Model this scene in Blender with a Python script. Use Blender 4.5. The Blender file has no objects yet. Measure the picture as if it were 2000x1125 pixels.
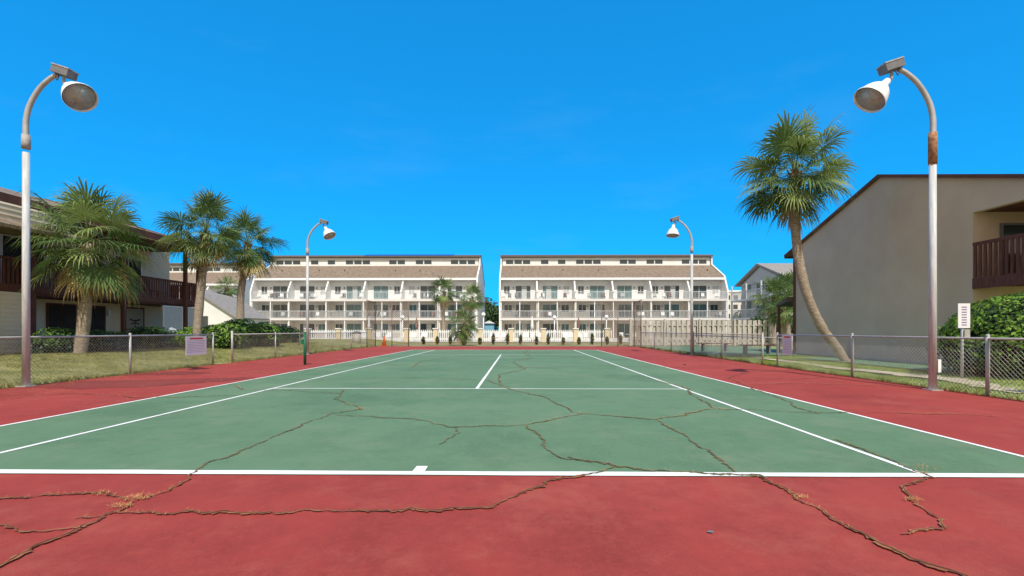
import bpy, math, random
from mathutils import Vector, Matrix
random.seed(7)
R=random.random
def U(a,b): return a+(b-a)*random.random()
scn=bpy.context.scene
# ------------------------------------------------------------ materials
def mat(name,col,rough=0.8,var=0.15,scale=3.0,bump=0.0,bscale=40.0,spec=0.3,metal=0.0,col2=None,detail=6.0,trans=0.0,stretch=None):
    m=bpy.data.materials.new(name); m.use_nodes=True
    nt=m.node_tree; N=nt.nodes; L=nt.links
    b=N['Principled BSDF']
    b.inputs['Roughness'].default_value=rough
    b.inputs['Specular IOR Level'].default_value=spec
    b.inputs['Metallic'].default_value=metal
    tc=N.new('ShaderNodeTexCoord')
    src=tc.outputs['Object']
    if stretch:
        mp=N.new('ShaderNodeMapping'); mp.inputs['Scale'].default_value=stretch
        L.new(src,mp.inputs['Vector']); src=mp.outputs['Vector']
    no=N.new('ShaderNodeTexNoise'); no.inputs['Scale'].default_value=scale; no.inputs['Detail'].default_value=detail
    no.inputs['Roughness'].default_value=0.6
    L.new(src,no.inputs['Vector'])
    rp=N.new('ShaderNodeValToRGB'); rp.color_ramp.elements[0].position=0.3; rp.color_ramp.elements[1].position=0.7
    c2=col2 if col2 else [min(1,c*(1+var)) for c in col]
    c1=[c*(1-var) for c in col]
    rp.color_ramp.elements[0].color=(*c1,1); rp.color_ramp.elements[1].color=(*c2,1)
    L.new(no.outputs['Fac'],rp.inputs['Fac']); L.new(rp.outputs['Color'],b.inputs['Base Color'])
    if bump>0:
        n2=N.new('ShaderNodeTexNoise'); n2.inputs['Scale'].default_value=bscale; n2.inputs['Detail'].default_value=4
        L.new(src,n2.inputs['Vector'])
        bp=N.new('ShaderNodeBump'); bp.inputs['Strength'].default_value=bump; bp.inputs['Distance'].default_value=0.02
        L.new(n2.outputs['Fac'],bp.inputs['Height']); L.new(bp.outputs['Normal'],b.inputs['Normal'])
    if trans>0:
        out=N['Material Output']; tr=N.new('ShaderNodeBsdfTranslucent'); mx=N.new('ShaderNodeMixShader'); mx.inputs[0].default_value=trans
        L.new(rp.outputs['Color'],tr.inputs['Color']); L.new(b.outputs[0],mx.inputs[1]); L.new(tr.outputs[0],mx.inputs[2]); L.new(mx.outputs[0],out.inputs['Surface'])
    return m
def court_mat(name,col,dark,light,seed,dust):
    m=mat(name,col,rough=0.85,spec=0.25)
    nt=m.node_tree;N=nt.nodes;L=nt.links;b=N['Principled BSDF']
    tc=N.new('ShaderNodeTexCoord')
    def noise(s,d,off,rough=.6,sc=(1,1,1)):
        mp=N.new('ShaderNodeMapping'); mp.inputs['Location'].default_value=(off,off*2,seed); mp.inputs['Scale'].default_value=sc; L.new(tc.outputs['Object'],mp.inputs[0])
        n=N.new('ShaderNodeTexNoise'); n.inputs['Scale'].default_value=s; n.inputs['Detail'].default_value=d; n.inputs['Roughness'].default_value=rough; L.new(mp.outputs[0],n.inputs['Vector']); return n.outputs['Fac']
    def ramp(f,a,c,top=1):
        r=N.new('ShaderNodeMapRange'); r.inputs[1].default_value=a; r.inputs[2].default_value=c; r.inputs[4].default_value=top; L.new(f,r.inputs[0]); return r.outputs[0]
    def mix(f,a,bb):
        x=N.new('ShaderNodeMix'); x.data_type='RGBA'; L.new(f,x.inputs[0])
        if isinstance(a,tuple): x.inputs[6].default_value=(*a,1)
        else: L.new(a,x.inputs[6])
        if isinstance(bb,tuple): x.inputs[7].default_value=(*bb,1)
        else: L.new(bb,x.inputs[7])
        return x.outputs[2]
    c=mix(ramp(noise(.35,6,3,.7),.38,.66),col,light)
    c=mix(ramp(noise(.55,8,11,.7),.50,.70),c,dark)
    c=mix(ramp(noise(2.2,9,5,.78),.50,.74,.8),c,dark)
    c=mix(ramp(noise(.9,9,28,.8),.50,.74,.9),c,dust)
    c=mix(ramp(noise(3.0,8,31,.75,(1,.25,1)),.55,.76,.7),c,light)
    c=mix(ramp(noise(18,6,8,.8),.50,.76),c,light)
    c=mix(ramp(noise(150,2,5,.8),.45,.85),c,light)
    c=mix(ramp(noise(220,2,15,.8),.52,.85),c,dark)
    L.new(c,b.inputs['Base Color'])
    bp=N.new('ShaderNodeBump'); bp.inputs['Strength'].default_value=.5; bp.inputs['Distance'].default_value=.007
    L.new(noise(90,4,2,.7),bp.inputs['Height']); L.new(bp.outputs[0],b.inputs['Normal'])
    return m
M={}
M['red']=court_mat('court_red',(.30,.038,.030),(.205,.030,.024),(.36,.056,.043),1,(.41,.105,.072))
M['redstain']=court_mat('court_red_stain',(.19,.034,.027),(.14,.03,.024),(.25,.043,.033),2,(.27,.07,.05))
M['green']=court_mat('court_green',(.100,.190,.102),(.070,.142,.076),(.135,.228,.132),5,(.20,.24,.145))
M['line']=mat('line_paint',(.80,.80,.77),.8,.08,6,bump=.2,bscale=90)
M['crack']=mat('crack_dark',(.055,.03,.018),.95,.5,8,col2=(.17,.09,.04))
M['crackfade']=mat('crack_edge_green',(.12,.13,.06),.95,.3,5,col2=(.27,.21,.11))
M['crackred']=mat('crack_edge_red',(.20,.04,.025),.95,.3,5,col2=(.38,.16,.07))
M['straw']=mat('dry_straw',(.48,.28,.10),.9,.4,20)
M['grassL']=mat('grass_lawn_mat',(.17,.20,.04),.95,.35,1.2,bump=.6,bscale=50,col2=(.36,.32,.12),detail=10)
M['grassR']=mat('grass_bright_mat',(.16,.25,.035),.95,.3,1.6,bump=.6,bscale=50,col2=(.38,.38,.15),detail=10)
M['ground']=mat('ground_mat',(.2,.2,.07),.95,.3,.4,bump=.5,bscale=20,col2=(.33,.27,.14),detail=10)
M['blade']=mat('grass_blade',(.17,.23,.04),.9,.4,1.3,col2=(.38,.35,.12),trans=.3)
M['bladeR']=mat('grass_blade_bright',(.15,.30,.03),.9,.4,1.3,col2=(.34,.42,.09),trans=.3)
M['sand']=mat('sand_mat',(.46,.39,.27),.95,.3,2,bump=.4,bscale=30)
M['concrete']=mat('concrete_mat',(.5,.46,.4),.9,.12,2,bump=.2)
M['galv']=mat('galvanised_steel',(.42,.41,.40),.55,.15,6,metal=.2,spec=.4)
M['galvd']=mat('galvanised_dull',(.36,.34,.32),.7,.25,8,metal=.1)
M['polepaint']=mat('pole_paint',(.50,.51,.51),.6,.22,5,bump=.1,stretch=(6,6,.6))
M['rust']=mat('rust',(.3,.1,.045),.9,.5,14,bump=.4,col2=(.5,.28,.16))
M['rustpost']=mat('rusty_post',(.20,.14,.11),.9,.3,6)
M['whitemetal']=mat('white_metal',(.80,.80,.79),.45,.08,6,spec=.5)
M['lens']=mat('lamp_glass',(.42,.43,.42),.25,.2,10,spec=.6)
M['darkmetal']=mat('dark_metal',(.16,.16,.17),.6,.2,8)
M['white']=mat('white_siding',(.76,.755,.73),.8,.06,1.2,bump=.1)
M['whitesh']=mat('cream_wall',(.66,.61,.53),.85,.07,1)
M['whitetrim']=mat('white_trim',(.76,.77,.77),.6,.05,3)
M['rail']=mat('painted_rail',(.52,.54,.55),.7,.15,3)
M['roof']=mat('roof_shingle',(.17,.125,.09),.95,.25,5,bump=.6,bscale=14,col2=(.31,.24,.18),stretch=(.5,1,1))
M['roofd']=mat('roof_dark_edge',(.13,.105,.09),.9,.2,3)
M['tarp']=mat('blue_tarp',(.02,.12,.4),.6,.2,3)
M['brown']=mat('brown_wood',(.13,.05,.038),.8,.3,4,bump=.2,stretch=(4,4,.7))
M['brownfascia']=mat('brown_fascia',(.14,.062,.045),.8,.2,2)
M['stucco']=mat('stucco',(.60,.475,.355),.95,.10,.5,bump=.7,bscale=45,col2=(.67,.54,.415),detail=10)
M['siding']=mat('beige_siding',(.78,.68,.53),.85,.06,1.5)
M['glass']=mat('window_glass',(.03,.045,.05),.12,.3,1.2,spec=.8)
M['glassteal']=mat('window_glass_teal',(.05,.14,.15),.12,.35,.6,spec=.8,col2=(.12,.22,.23))
M['curtain']=mat('window_curtain',(.45,.47,.46),.7,.15,2)
M['dark']=mat('dark_interior',(.04,.035,.035),.9,.2,2)
M['screen']=mat('brown_screen',(.22,.12,.09),.9,.2,2)
M['trunk']=mat('palm_trunk_bark',(.30,.24,.18),.95,.4,9,bump=1.0,bscale=22,col2=(.48,.39,.30),stretch=(1,1,3))
M['boots']=mat('palm_boots',(.25,.16,.10),.95,.4,12,bump=1.0,bscale=25)
M['frond']=mat('palm_frond',(.085,.15,.035),.6,.3,1.5,spec=.4,trans=.3)
M['frondl']=mat('palm_frond_light',(.22,.29,.085),.6,.35,1.5,spec=.4,trans=.3)
M['frondd']=mat('palm_frond_dry',(.50,.38,.17),.85,.3,3,trans=.2)
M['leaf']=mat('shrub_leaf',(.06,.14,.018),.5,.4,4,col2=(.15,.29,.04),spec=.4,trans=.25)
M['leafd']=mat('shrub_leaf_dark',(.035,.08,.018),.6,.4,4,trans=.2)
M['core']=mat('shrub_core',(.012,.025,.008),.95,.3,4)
M['leafbright']=mat('shrub_leaf_bright',(.12,.27,.02),.5,.4,4,col2=(.26,.44,.045),spec=.4,trans=.3)
M['greywood']=mat('weathered_wood',(.46,.42,.37),.9,.3,4,bump=.3,stretch=(3,3,.5))
M['poolpillar']=mat('pool_pillar',(.66,.56,.38),.9,.08,2)
M['netpost']=mat('net_post_green',(.01,.12,.06),.5,.15,6)
M['orange']=mat('orange_plastic',(.75,.14,.02),.6,.1,6)
M['purple']=mat('purple_towel',(.35,.12,.35),.8,.1,3)
M['sign']=mat('sign_white',(.72,.70,.73),.5,.05,4)
M['signink']=mat('sign_ink',(.22,.16,.3),.7,.1,5)
M['signred']=mat('sign_red',(.6,.05,.05),.7,.1,5)
M['pale']=mat('pale_building',(.62,.60,.57),.9,.05,.5)
M['greyside']=mat('grey_siding',(.42,.43,.43),.9,.08,1)
M['bluew']=mat('blue_wall',(.18,.42,.55),.6,.1,2)
M['grayroof']=mat('grey_shingle',(.27,.25,.23),.95,.2,4)
M['farleaf']=mat('distant_leaf',(.07,.12,.035),.8,.4,.6)
M['plasticw']=mat('white_plastic',(.75,.75,.75),.4,.04,5)
# ------------------------------------------------------------ builder
class P:
    def __init__(s): s.v=[];s.f=[];s.smooth=False
    def quad(s,*p):
        n=len(s.v); s.v+= [tuple(q) for q in p]; s.f.append(tuple(range(n,n+len(p))))
    def box(s,x0,x1,y0,y1,z0,z1):
        n=len(s.v)
        s.v+=[(x0,y0,z0),(x1,y0,z0),(x1,y1,z0),(x0,y1,z0),(x0,y0,z1),(x1,y0,z1),(x1,y1,z1),(x0,y1,z1)]
        for f in ((0,3,2,1),(4,5,6,7),(0,1,5,4),(1,2,6,5),(2,3,7,6),(3,0,4,7)): s.f.append(tuple(n+i for i in f))
    def obox(s,c,ax,ay,az,hx,hy,hz):
        c=Vector(c);ax=Vector(ax).normalized()*hx;ay=Vector(ay).normalized()*hy;az=Vector(az).normalized()*hz
        n=len(s.v)
        for sz in(-1,1):
            for sx,sy in((-1,-1),(1,-1),(1,1),(-1,1)): s.v.append(tuple(c+ax*sx+ay*sy+az*sz))
        for f in ((0,3,2,1),(4,5,6,7),(0,1,5,4),(1,2,6,5),(2,3,7,6),(3,0,4,7)): s.f.append(tuple(n+i for i in f))
    def beam(s,a,b,w,h):
        a=Vector(a);b=Vector(b);d=(b-a);l=d.length/2
        up=Vector((0,0,1)) if abs(d.normalized().z)<.95 else Vector((1,0,0))
        sx=d.cross(up).normalized(); sz=sx.cross(d).normalized()
        s.obox((a+b)/2,d,sx,sz,l,w/2,h/2)
    def prism(s,poly,vec):
        n=len(s.v);k=len(poly);vec=Vector(vec)
        s.v+=[tuple(p) for p in poly]+[tuple(Vector(p)+vec) for p in poly]
        s.f.append(tuple(range(n,n+k))); s.f.append(tuple(range(n+2*k-1,n+k-1,-1)))
        for i in range(k):
            j=(i+1)%k; s.f.append((n+i,n+k+i,n+k+j,n+j))
    def tube(s,path,rad,sides=10,cap=True):
        path=[Vector(p) for p in path]; n=len(s.v); k=len(path)
        if not hasattr(rad,'__len__'): rad=[rad]*k
        prev=None
        for i,p in enumerate(path):
            d=(path[min(i+1,k-1)]-path[max(i-1,0)]).normalized()
            if prev is None:
                u=d.orthogonal().normalized()
            else: u=(prev-d*prev.dot(d)).normalized()
            prev=u; w=d.cross(u)
            for j in range(sides):
                a=2*math.pi*j/sides; s.v.append(tuple(p+(u*math.cos(a)+w*math.sin(a))*rad[i]))
        for i in range(k-1):
            for j in range(sides):
                a=n+i*sides+j;b=n+i*sides+(j+1)%sides; s.f.append((a,b,b+sides,a+sides))
        if cap:
            s.f.append(tuple(n+j for j in range(sides-1,-1,-1))); s.f.append(tuple(n+(k-1)*sides+j for j in range(sides)))
    def blob(s,c,r,seg=14,rings=9,jit=.0,zmin=None):
        n=len(s.v)
        for i in range(rings+1):
            t=math.pi*i/rings
            for j in range(seg):
                a=2*math.pi*j/seg; k=1+U(-jit,jit)
                z=c[2]+r[2]*math.cos(t)*k
                if zmin is not None: z=max(z,zmin)
                s.v.append((c[0]+r[0]*math.sin(t)*math.cos(a)*k,c[1]+r[1]*math.sin(t)*math.sin(a)*k,z))
        for i in range(rings):
            for j in range(seg):
                a=n+i*seg+j;b=n+i*seg+(j+1)%seg; s.f.append((a,a+seg,b+seg,b))
class O:
    def __init__(s,name): s.name=name; s.p={}
    def __call__(s,part,m,smooth=False):
        k=(part,m)
        if k not in s.p: s.p[k]=P(); s.p[k].smooth=smooth
        return s.p[k]
    def done(s):
        items=[(k,p) for k,p in s.p.items() if p.f]
        par=None
        if len(items)>1:
            par=bpy.data.objects.new(s.name,None); scn.collection.objects.link(par)
        for (part,m),p in items:
            me=bpy.data.meshes.new(part if par else s.name); me.from_pydata(p.v,[],p.f); me.update()
            me.materials.append(M[m])
            if p.smooth: me.polygons.foreach_set('use_smooth',[True]*len(me.polygons))
            o=bpy.data.objects.new(part if par else s.name,me); scn.collection.objects.link(o)
            if par: o.parent=par
        return par
# ------------------------------------------------------------ world, sun, camera
w=bpy.data.worlds.new('World'); scn.world=w; w.use_nodes=True
nt=w.node_tree; N=nt.nodes; L=nt.links
bg=N['Background']
sky=N.new('ShaderNodeTexSky'); sky.sky_type='NISHITA'; sky.sun_disc=False
sky.sun_elevation=math.radians(53); sky.sun_rotation=math.radians(172)
sky.air_density=1.0; sky.dust_density=0.3; sky.ozone_density=3.0
gm=N.new('ShaderNodeGamma'); gm.inputs['Gamma'].default_value=.5
L.new(sky.outputs[0],gm.inputs['Color'])
# clear deep-blue sky away from the sun, sun-side sky paled and brightened as added fill light
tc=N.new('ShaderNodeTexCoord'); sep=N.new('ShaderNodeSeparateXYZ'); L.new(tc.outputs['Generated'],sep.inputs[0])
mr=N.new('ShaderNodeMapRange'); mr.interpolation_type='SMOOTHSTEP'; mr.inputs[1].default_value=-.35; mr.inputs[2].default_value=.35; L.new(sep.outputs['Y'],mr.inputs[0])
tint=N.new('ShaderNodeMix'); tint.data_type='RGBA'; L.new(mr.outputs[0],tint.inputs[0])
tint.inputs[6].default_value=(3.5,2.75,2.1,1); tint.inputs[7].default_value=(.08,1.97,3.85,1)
# faint high cirrus streaks
mp=N.new('ShaderNodeMapping'); mp.inputs['Scale'].default_value=(1.2,3.0,6.0); mp.inputs['Rotation'].default_value=(0,.5,.3); L.new(tc.outputs['Generated'],mp.inputs[0])
nz=N.new('ShaderNodeTexNoise'); nz.inputs['Scale'].default_value=1.6; nz.inputs['Detail'].default_value=7; nz.inputs['Roughness'].default_value=.6; L.new(mp.outputs[0],nz.inputs['Vector'])
cm=N.new('ShaderNodeMapRange'); cm.inputs[1].default_value=.55; cm.inputs[2].default_value=.85; cm.inputs[4].default_value=.14; L.new(nz.outputs['Fac'],cm.inputs[0])
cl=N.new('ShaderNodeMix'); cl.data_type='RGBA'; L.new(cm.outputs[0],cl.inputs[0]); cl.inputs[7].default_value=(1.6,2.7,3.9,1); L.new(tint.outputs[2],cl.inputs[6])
mul=N.new('ShaderNodeMix'); mul.data_type='RGBA'; mul.blend_type='MULTIPLY'; mul.inputs[0].default_value=1; mul.clamp_result=False
L.new(gm.outputs[0],mul.inputs[6]); L.new(cl.outputs[2],mul.inputs[7])
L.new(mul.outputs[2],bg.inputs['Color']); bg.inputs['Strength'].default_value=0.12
sd=bpy.data.lights.new('sun','SUN'); sd.energy=4.7; sd.angle=math.radians(.5); sd.color=(1,.95,.87)
so=bpy.data.objects.new('sun',sd); scn.collection.objects.link(so)
so.rotation_euler=Vector((-.14,1,-1.33)).to_track_quat('-Z','Y').to_euler()
so.location=(5,-20,40)
cd=bpy.data.cameras.new('camera'); cam=bpy.data.objects.new('camera',cd); scn.collection.objects.link(cam)
cam.location=(0,0,1.168); cam.rotation_euler=(math.pi/2,0,.0133)
cd.sensor_width=36; cd.lens=16.29; cd.shift_y=.04125; cd.clip_end=3000; cd.clip_start=.05
scn.camera=cam
scn.view_settings.view_transform='Standard'; scn.view_settings.look='None'; scn.view_settings.exposure=0
# ------------------------------------------------------------ ground
g=O('ground'); g('g','ground').quad((-1500,-200,-.03),(1500,-200,-.03),(1500,2500,-.03),(-1500,2500,-.03)); g.done()
CX=-.82; YB=3.71
def lawn(name,m,x0,x1,y0,y1,hf,nx=30,ny=50):
    o=O(name);p=o('s',m,True);n=0
    for i in range(nx+1):
        for j in range(ny+1):
            x=x0+(x1-x0)*i/nx;y=y0+(y1-y0)*j/ny; p.v.append((x,y,hf(x,y)))
    for i in range(nx):
        for j in range(ny):
            a=i*(ny+1)+j; p.f.append((a,a+ny+1,a+ny+2,a+1))
    o.done()
def hL(x,y):
    t=min(1,max(0,(-10.5-x)/4.0)); return -.012+.33*t*t*(3-2*t)+.015*math.sin(x*1.7)*math.sin(y*1.1)*(1 if t>0 else 0)
def hR(x,y):
    return -.012+.02*math.sin(x*1.3+1)*math.sin(y*.9)*min(1,max(0,x-8.5))
lawn('grass_lawn','grassL',-60,-10.2,-6,45,hL,60,50)
lawn('grass_lawn','grassR',8.35,60,-6,34.5,hR,40,50)
c=O('tennis_court')
c('apron','red').quad((-10.3,-6,0),(8.4,-6,0),(8.4,33.6,0),(-10.3,33.6,0))
c('playing_surface','green').quad((CX-5.485,YB,.004),(CX+5.485,YB,.004),(CX+5.485,YB+23.77,.004),(CX-5.485,YB+23.77,.004))
ln=c('painted_lines','line')
def line(x0,x1,y0,y1): 
    k=max(1,int(max(x1-x0,y1-y0)/.5))
    if x1-x0>y1-y0:
        xs=[x0+(x1-x0)*i/k for i in range(k+1)]; e=[(U(-.006,.006),U(-.006,.006)) for _ in xs]
        for i in range(k): ln.quad((xs[i],y0+e[i][0],.008),(xs[i+1],y0+e[i+1][0],.008),(xs[i+1],y1+e[i+1][1],.008),(xs[i],y1+e[i][1],.008))
    else:
        ys=[y0+(y1-y0)*i/k for i in range(k+1)]; e=[(U(-.004,.004),U(-.004,.004)) for _ in ys]
        for i in range(k): ln.quad((x0+e[i][0],ys[i],.008),(x1+e[i][1],ys[i],.008),(x1+e[i+1][1],ys[i+1],.008),(x0+e[i+1][0],ys[i+1],.008))
line(CX-5.485,CX+5.485,YB,YB+.1)
line(CX-5.485,CX+5.485,YB+23.67,YB+23.77)
for sx in(-5.485,5.435,-4.115,4.065): line(CX+sx,CX+sx+.055,YB+.1,YB+23.67)
line(CX-4.06,CX+4.065,YB+5.46,YB+5.515); line(CX-4.06,CX+4.065,YB+18.26,YB+18.31)
line(CX-.03,CX+.03,YB+5.515,YB+18.26); line(CX-.05,CX+.05,YB+.1,YB+.24)
def stain(pts,z=.004):
    out=[]
    n=len(pts)
    for i in range(n):
        a=Vector(pts[i]);b=Vector(pts[(i+1)%n])
        for k in range(8):
            q=a+(b-a)*k/8; out.append((q.x+U(-.07,.07),q.y+U(-.1,.1),z))
    c('water_stains','redstain').quad(*out)
stain([(-10.2,9.3),(-8.6,9.1),(-7.6,9.5),(-6.7,10.6),(-6.5,11.4),(-7.6,11.1),(-8.8,10.7),(-10.2,10.6)])
stain([(-10.2,11.8),(-8.9,12.0),(-8.4,12.6),(-9.2,13.0),(-10.2,12.9)])
cr=c('cracks','crack'); cfg=c('crack_edges_green','crackfade'); cfr=c('crack_edges_red','crackred'); tf=c('dry_grass_in_cracks','straw')
def isgreen(x,y): return abs(x-CX)<5.485 and YB<y<YB+23.77
def crack(pts,w=.010,tuft=1.0,step=.035,edge=5.5):
    w*=.5
    out=[]
    for a,b in zip(pts[:-1],pts[1:]):
        a=Vector(a);b=Vector(b);k=max(2,int((b-a).length/step))
        for i in range(k): out.append(a+(b-a)*i/k)
    out.append(Vector(pts[-1]))
    n=len(out); off=0; o2=[]
    for i,p in enumerate(out):
        off=off*.9+U(-.02,.02)
        if R()<.10: off+=U(-.035,.035)
        d=(out[min(i+1,n-1)]-out[max(i-1,0)]).normalized(); nn=Vector((-d.y,d.x)); o2.append((p+nn*off,nn))
    ph=U(0,9)
    for i in range(n-1):
        (p,nn),(q,mm)=o2[i],o2[i+1]
        def ww(k): return w*(.06+.94*abs(math.sin(k*.09+ph)))*(.4+.7*abs(math.sin(k*1.3+ph)))*min(1,(min(k,n-1-k)+1)/8)
        a,b=ww(i),ww(i+1)
        cr.quad((*(p-nn*a/2),.0135),(*(p+nn*a/2),.0135),(*(q+mm*b/2),.0135),(*(q-mm*b/2),.0135))
        e=(a+.004)*edge/2;f=(b+.004)*edge/2
        (cfg if isgreen(p.x,p.y) else cfr).quad((*(p-nn*e*U(.1,1)),.011),(*(p+nn*e*U(.1,1)),.011),(*(q+mm*f*U(.1,1)),.011),(*(q-mm*f*U(.1,1)),.011))
        dens=tuft*max(0,math.sin(i*.05+ph*3)+.1)*2.8
        for _ in range(int(dens+R())):
            b0=p+Vector((U(-.015,.015),U(-.015,.015))); an=U(0,6.28); l=U(.01,.045); hh=U(.002,.018)
            dx,dy=math.cos(an),math.sin(an); ws=.0014
            tf.quad((b0.x-dy*ws,b0.y+dx*ws,.013),(b0.x+dy*ws,b0.y-dx*ws,.013),(b0.x+dx*l,b0.y+dy*l,.013+hh))
def clump(x,y,n,r):
    for _ in range(n):
        a=U(0,6.28);d=r*R()**.7;bx=x+d*math.cos(a);by=y+d*.6*math.sin(a);an=U(0,6.28);l=U(.015,.05);ws=.0016
        dx,dy=math.cos(an),math.sin(an)
        tf.quad((bx-dy*ws,by+dx*ws,.013),(bx+dy*ws,by-dx*ws,.013),(bx+dx*l,by+dy*l,.013+U(.003,.02)))
crack([(-6,3.3),(-4.4,3.25),(-3.58,3.16),(-3.30,3.21),(-2.96,3.26),(-2.63,3.17)],.011,1)
crack([(-2.61,2.88),(-1.96,2.87),(-1.37,3.0),(-.635,2.99),(-.176,3.06),(.03,3.30),(.267,3.56),(.566,3.72),(.82,3.97)],.019,.9)
crack([(-2.61,2.88),(-2.75,2.86)],.008,.5)
crack([(.45,4.25),(.586,4.15),(.82,3.97),(1.285,3.79),(1.905,3.71),(1.97,3.28),(1.956,2.845),(1.99,2.57),(1.99,2.375),(2.088,2.23),(2.12,1.9),(2.3,1.2)],.022,.9)
crack([(-2.63,3.17),(-2.55,3.07),(-2.55,2.64),(-2.556,2.40),(-2.54,2.24),(-2.6,1.8)],.014,1.3)
crack([(3.38,5.0),(3.3,4.3),(3.27,3.75),(2.9,3.45),(2.695,3.19),(2.60,2.89),(2.48,2.78),(2.18,2.67)],.012,1.5)
crack([(-2.6,3.15),(-2.53,3.32),(-2.586,3.61),(-2.71,4.11),(-2.67,4.88),(-2.56,6.37),(-2.28,6.79),(-3.13,7.79),(-3.4,9)],.010,1.1)
crack([(-.23,9.44),(.0,8.8),(.43,8.14),(.845,6.5),(1.79,6.06),(2.39,6.44),(2.92,6.86),(3.04,8.17),(3.38,9.2),(3.2,11)],.016,1.8)
crack([(2.92,6.86),(3.6,6.7),(4.21,6.54),(5.2,6.6),(6.5,6.4)],.010,1)
crack([(1.80,6.0),(1.87,5.18),(1.79,4.43),(1.785,3.8)],.012,.9)
crack([(-2.5,6.3),(-2.1,6.2),(-1.28,6.02),(-.81,5.55),(.11,5.71),(.27,5.04),(.41,4.23),(.68,4.15)],.012,.9)
crack([(.11,5.71),(.755,6.34),(.9,6.45)],.011,.8)
crack([(-.79,4.69),(-.6,5.28),(-.75,5.5)],.005,.2)
crack([(-7.5,11),(-5,10.8),(-3,11.3),(-.8,10.9),(-.23,9.44)],.012,1)
crack([(-.3,9.5),(-.5,12),(.2,14),(-.2,17),(.6,20),(.3,24),(.8,28)],.015,1.6)
crack([(-6.5,16),(-4,15.3),(-1.5,15.8),(.2,14.4),(2.5,15.2),(5,14.6),(8,15)],.018,2.6)
crack([(-8,21),(-3,20.4),(.6,20.6),(3.5,20.1),(7,20.7)],.024,2.6)
crack([(-5,24),(-1.5,23.4),(2,24.2),(6,23.6)],.024,2.6)
crack([(-10,8),(-8,8.4),(-6.5,7.9),(-5,8.2)],.012,1.8)
crack([(-9.8,12.8),(-8,12.3),(-6.3,13.1),(-5,12.9)],.018,2.4)
crack([(4.2,6.5),(4.6,9),(5.2,11.5),(6.6,13.2),(7.9,13.5)],.013,1.2)
crack([(5,10),(6.3,10.3),(7.9,9.7)],.016,1.3)
crack([(5.6,11.5),(6.6,11.2),(8.0,11.7)],.016,1.3)
crack([(-3.3,14.5),(-3.6,17),(-3.1,20)],.02,1.3)
crack([(-6.2,9.9),(-5.4,9.0),(-4.3,8.9),(-3.2,8.4)],.009,.8)
crack([(-3.9,2.6),(-3.3,2.75),(-2.85,2.65),(-2.55,2.7)],.005,.2)
for x,y,n,r in[(-2.63,3.17,130,.11),(-2.95,3.25,50,.08),(-2.62,3.02,90,.08),(-2.6,2.2,60,.07),(2.7,3.2,60,.07),(1.97,3.25,40,.06),(3.28,3.78,60,.10),(3.42,3.95,60,.14),(-2.3,6.8,60,.2),(2.95,6.86,90,.15),(3.1,8.5,50,.25),(-6.2,16,160,.5),(-3.4,15.2,120,.5),(2,20.3,150,.6),(-7.3,8.3,80,.5),(-7,12.6,120,.6),(3.35,9.3,60,.2),(.9,6.5,30,.12),(-8.8,7.9,100,.6),(1.6,4.9,12,.1)]:
    clump(x,y,n,r)
for _ in range(280): clump(U(-9.5,8),U(9,32),int(U(3,14)),U(.1,.4))
for _ in range(110): clump(U(-9.9,-6.5),U(6,15),int(U(6,18)),U(.15,.5))
for _ in range(30): clump(U(-5,4),U(4,9),3,.05)
for _ in range(500): clump(-10.1+abs(random.gauss(0,.5)),U(6,32),6,.12)
for _ in range(300): clump(8.25-abs(random.gauss(0,.35)),U(6,32),6,.12)
db=c('debris_specks','crack')
for _ in range(260):
    x=U(-6,6);y=U(2,12);r=U(.002,.006); db.quad(*[(x+r*math.cos(a)*U(.6,1.3),y+r*math.sin(a)*U(.6,1.3),.0138) for a in(0,1.3,2.5,3.8,5)])
c.done()
o=O('fallen_leaf'); o('l','darkmetal').quad((1.085,2.68,.008),(1.115,2.665,.010),(1.125,2.685,.014),(1.10,2.70,.009)); o.done()
o=O('mulch_bed'); o('m','ground').quad((-10.3,33.6,-.006),(12,33.6,-.006),(12,35,-.006),(-10.3,35,-.006)); o.done()
o=O('pool_deck'); o('m','concrete').quad((-45,46,.0),(34,46,.0),(34,70,.0),(-45,70,.0)); o.done()
o=O('shuffleboard_court'); o('m','green').quad((9.0,21.5,.03),(16,21.5,.03),(16,33,.03),(9.0,33,.03))
o('m2','green').quad((11.6,13.2,.03),(13.7,13.2,.03),(13.7,19.5,.03),(11.6,19.5,.03)); o.done()
o=O('sand_path'); p=o('m','sand')
pts=[(9.3,8.6,.2),(9.7,9.8,.35),(10.2,11.2,.45),(10.0,12.8,.35),(9.7,14.5,.3),(10,17,.25),(10,20,.2)]
sm=[]
for (a,b,r),(a2,b2,r2) in zip(pts[:-1],pts[1:]):
    for k in range(8): t=k/8; sm.append((a+(a2-a)*t,b+(b2-b)*t,(r+(r2-r)*t)*U(.6,1.3),(r+(r2-r)*t)*U(.6,1.3)))
for A,B in zip(sm[:-1],sm[1:]): p.quad((A[0]-A[2],A[1],.024),(A[0]+A[3],A[1],.024),(B[0]+B[3],B[1],.024),(B[0]-B[2],B[1],.024))
o.done()
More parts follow.
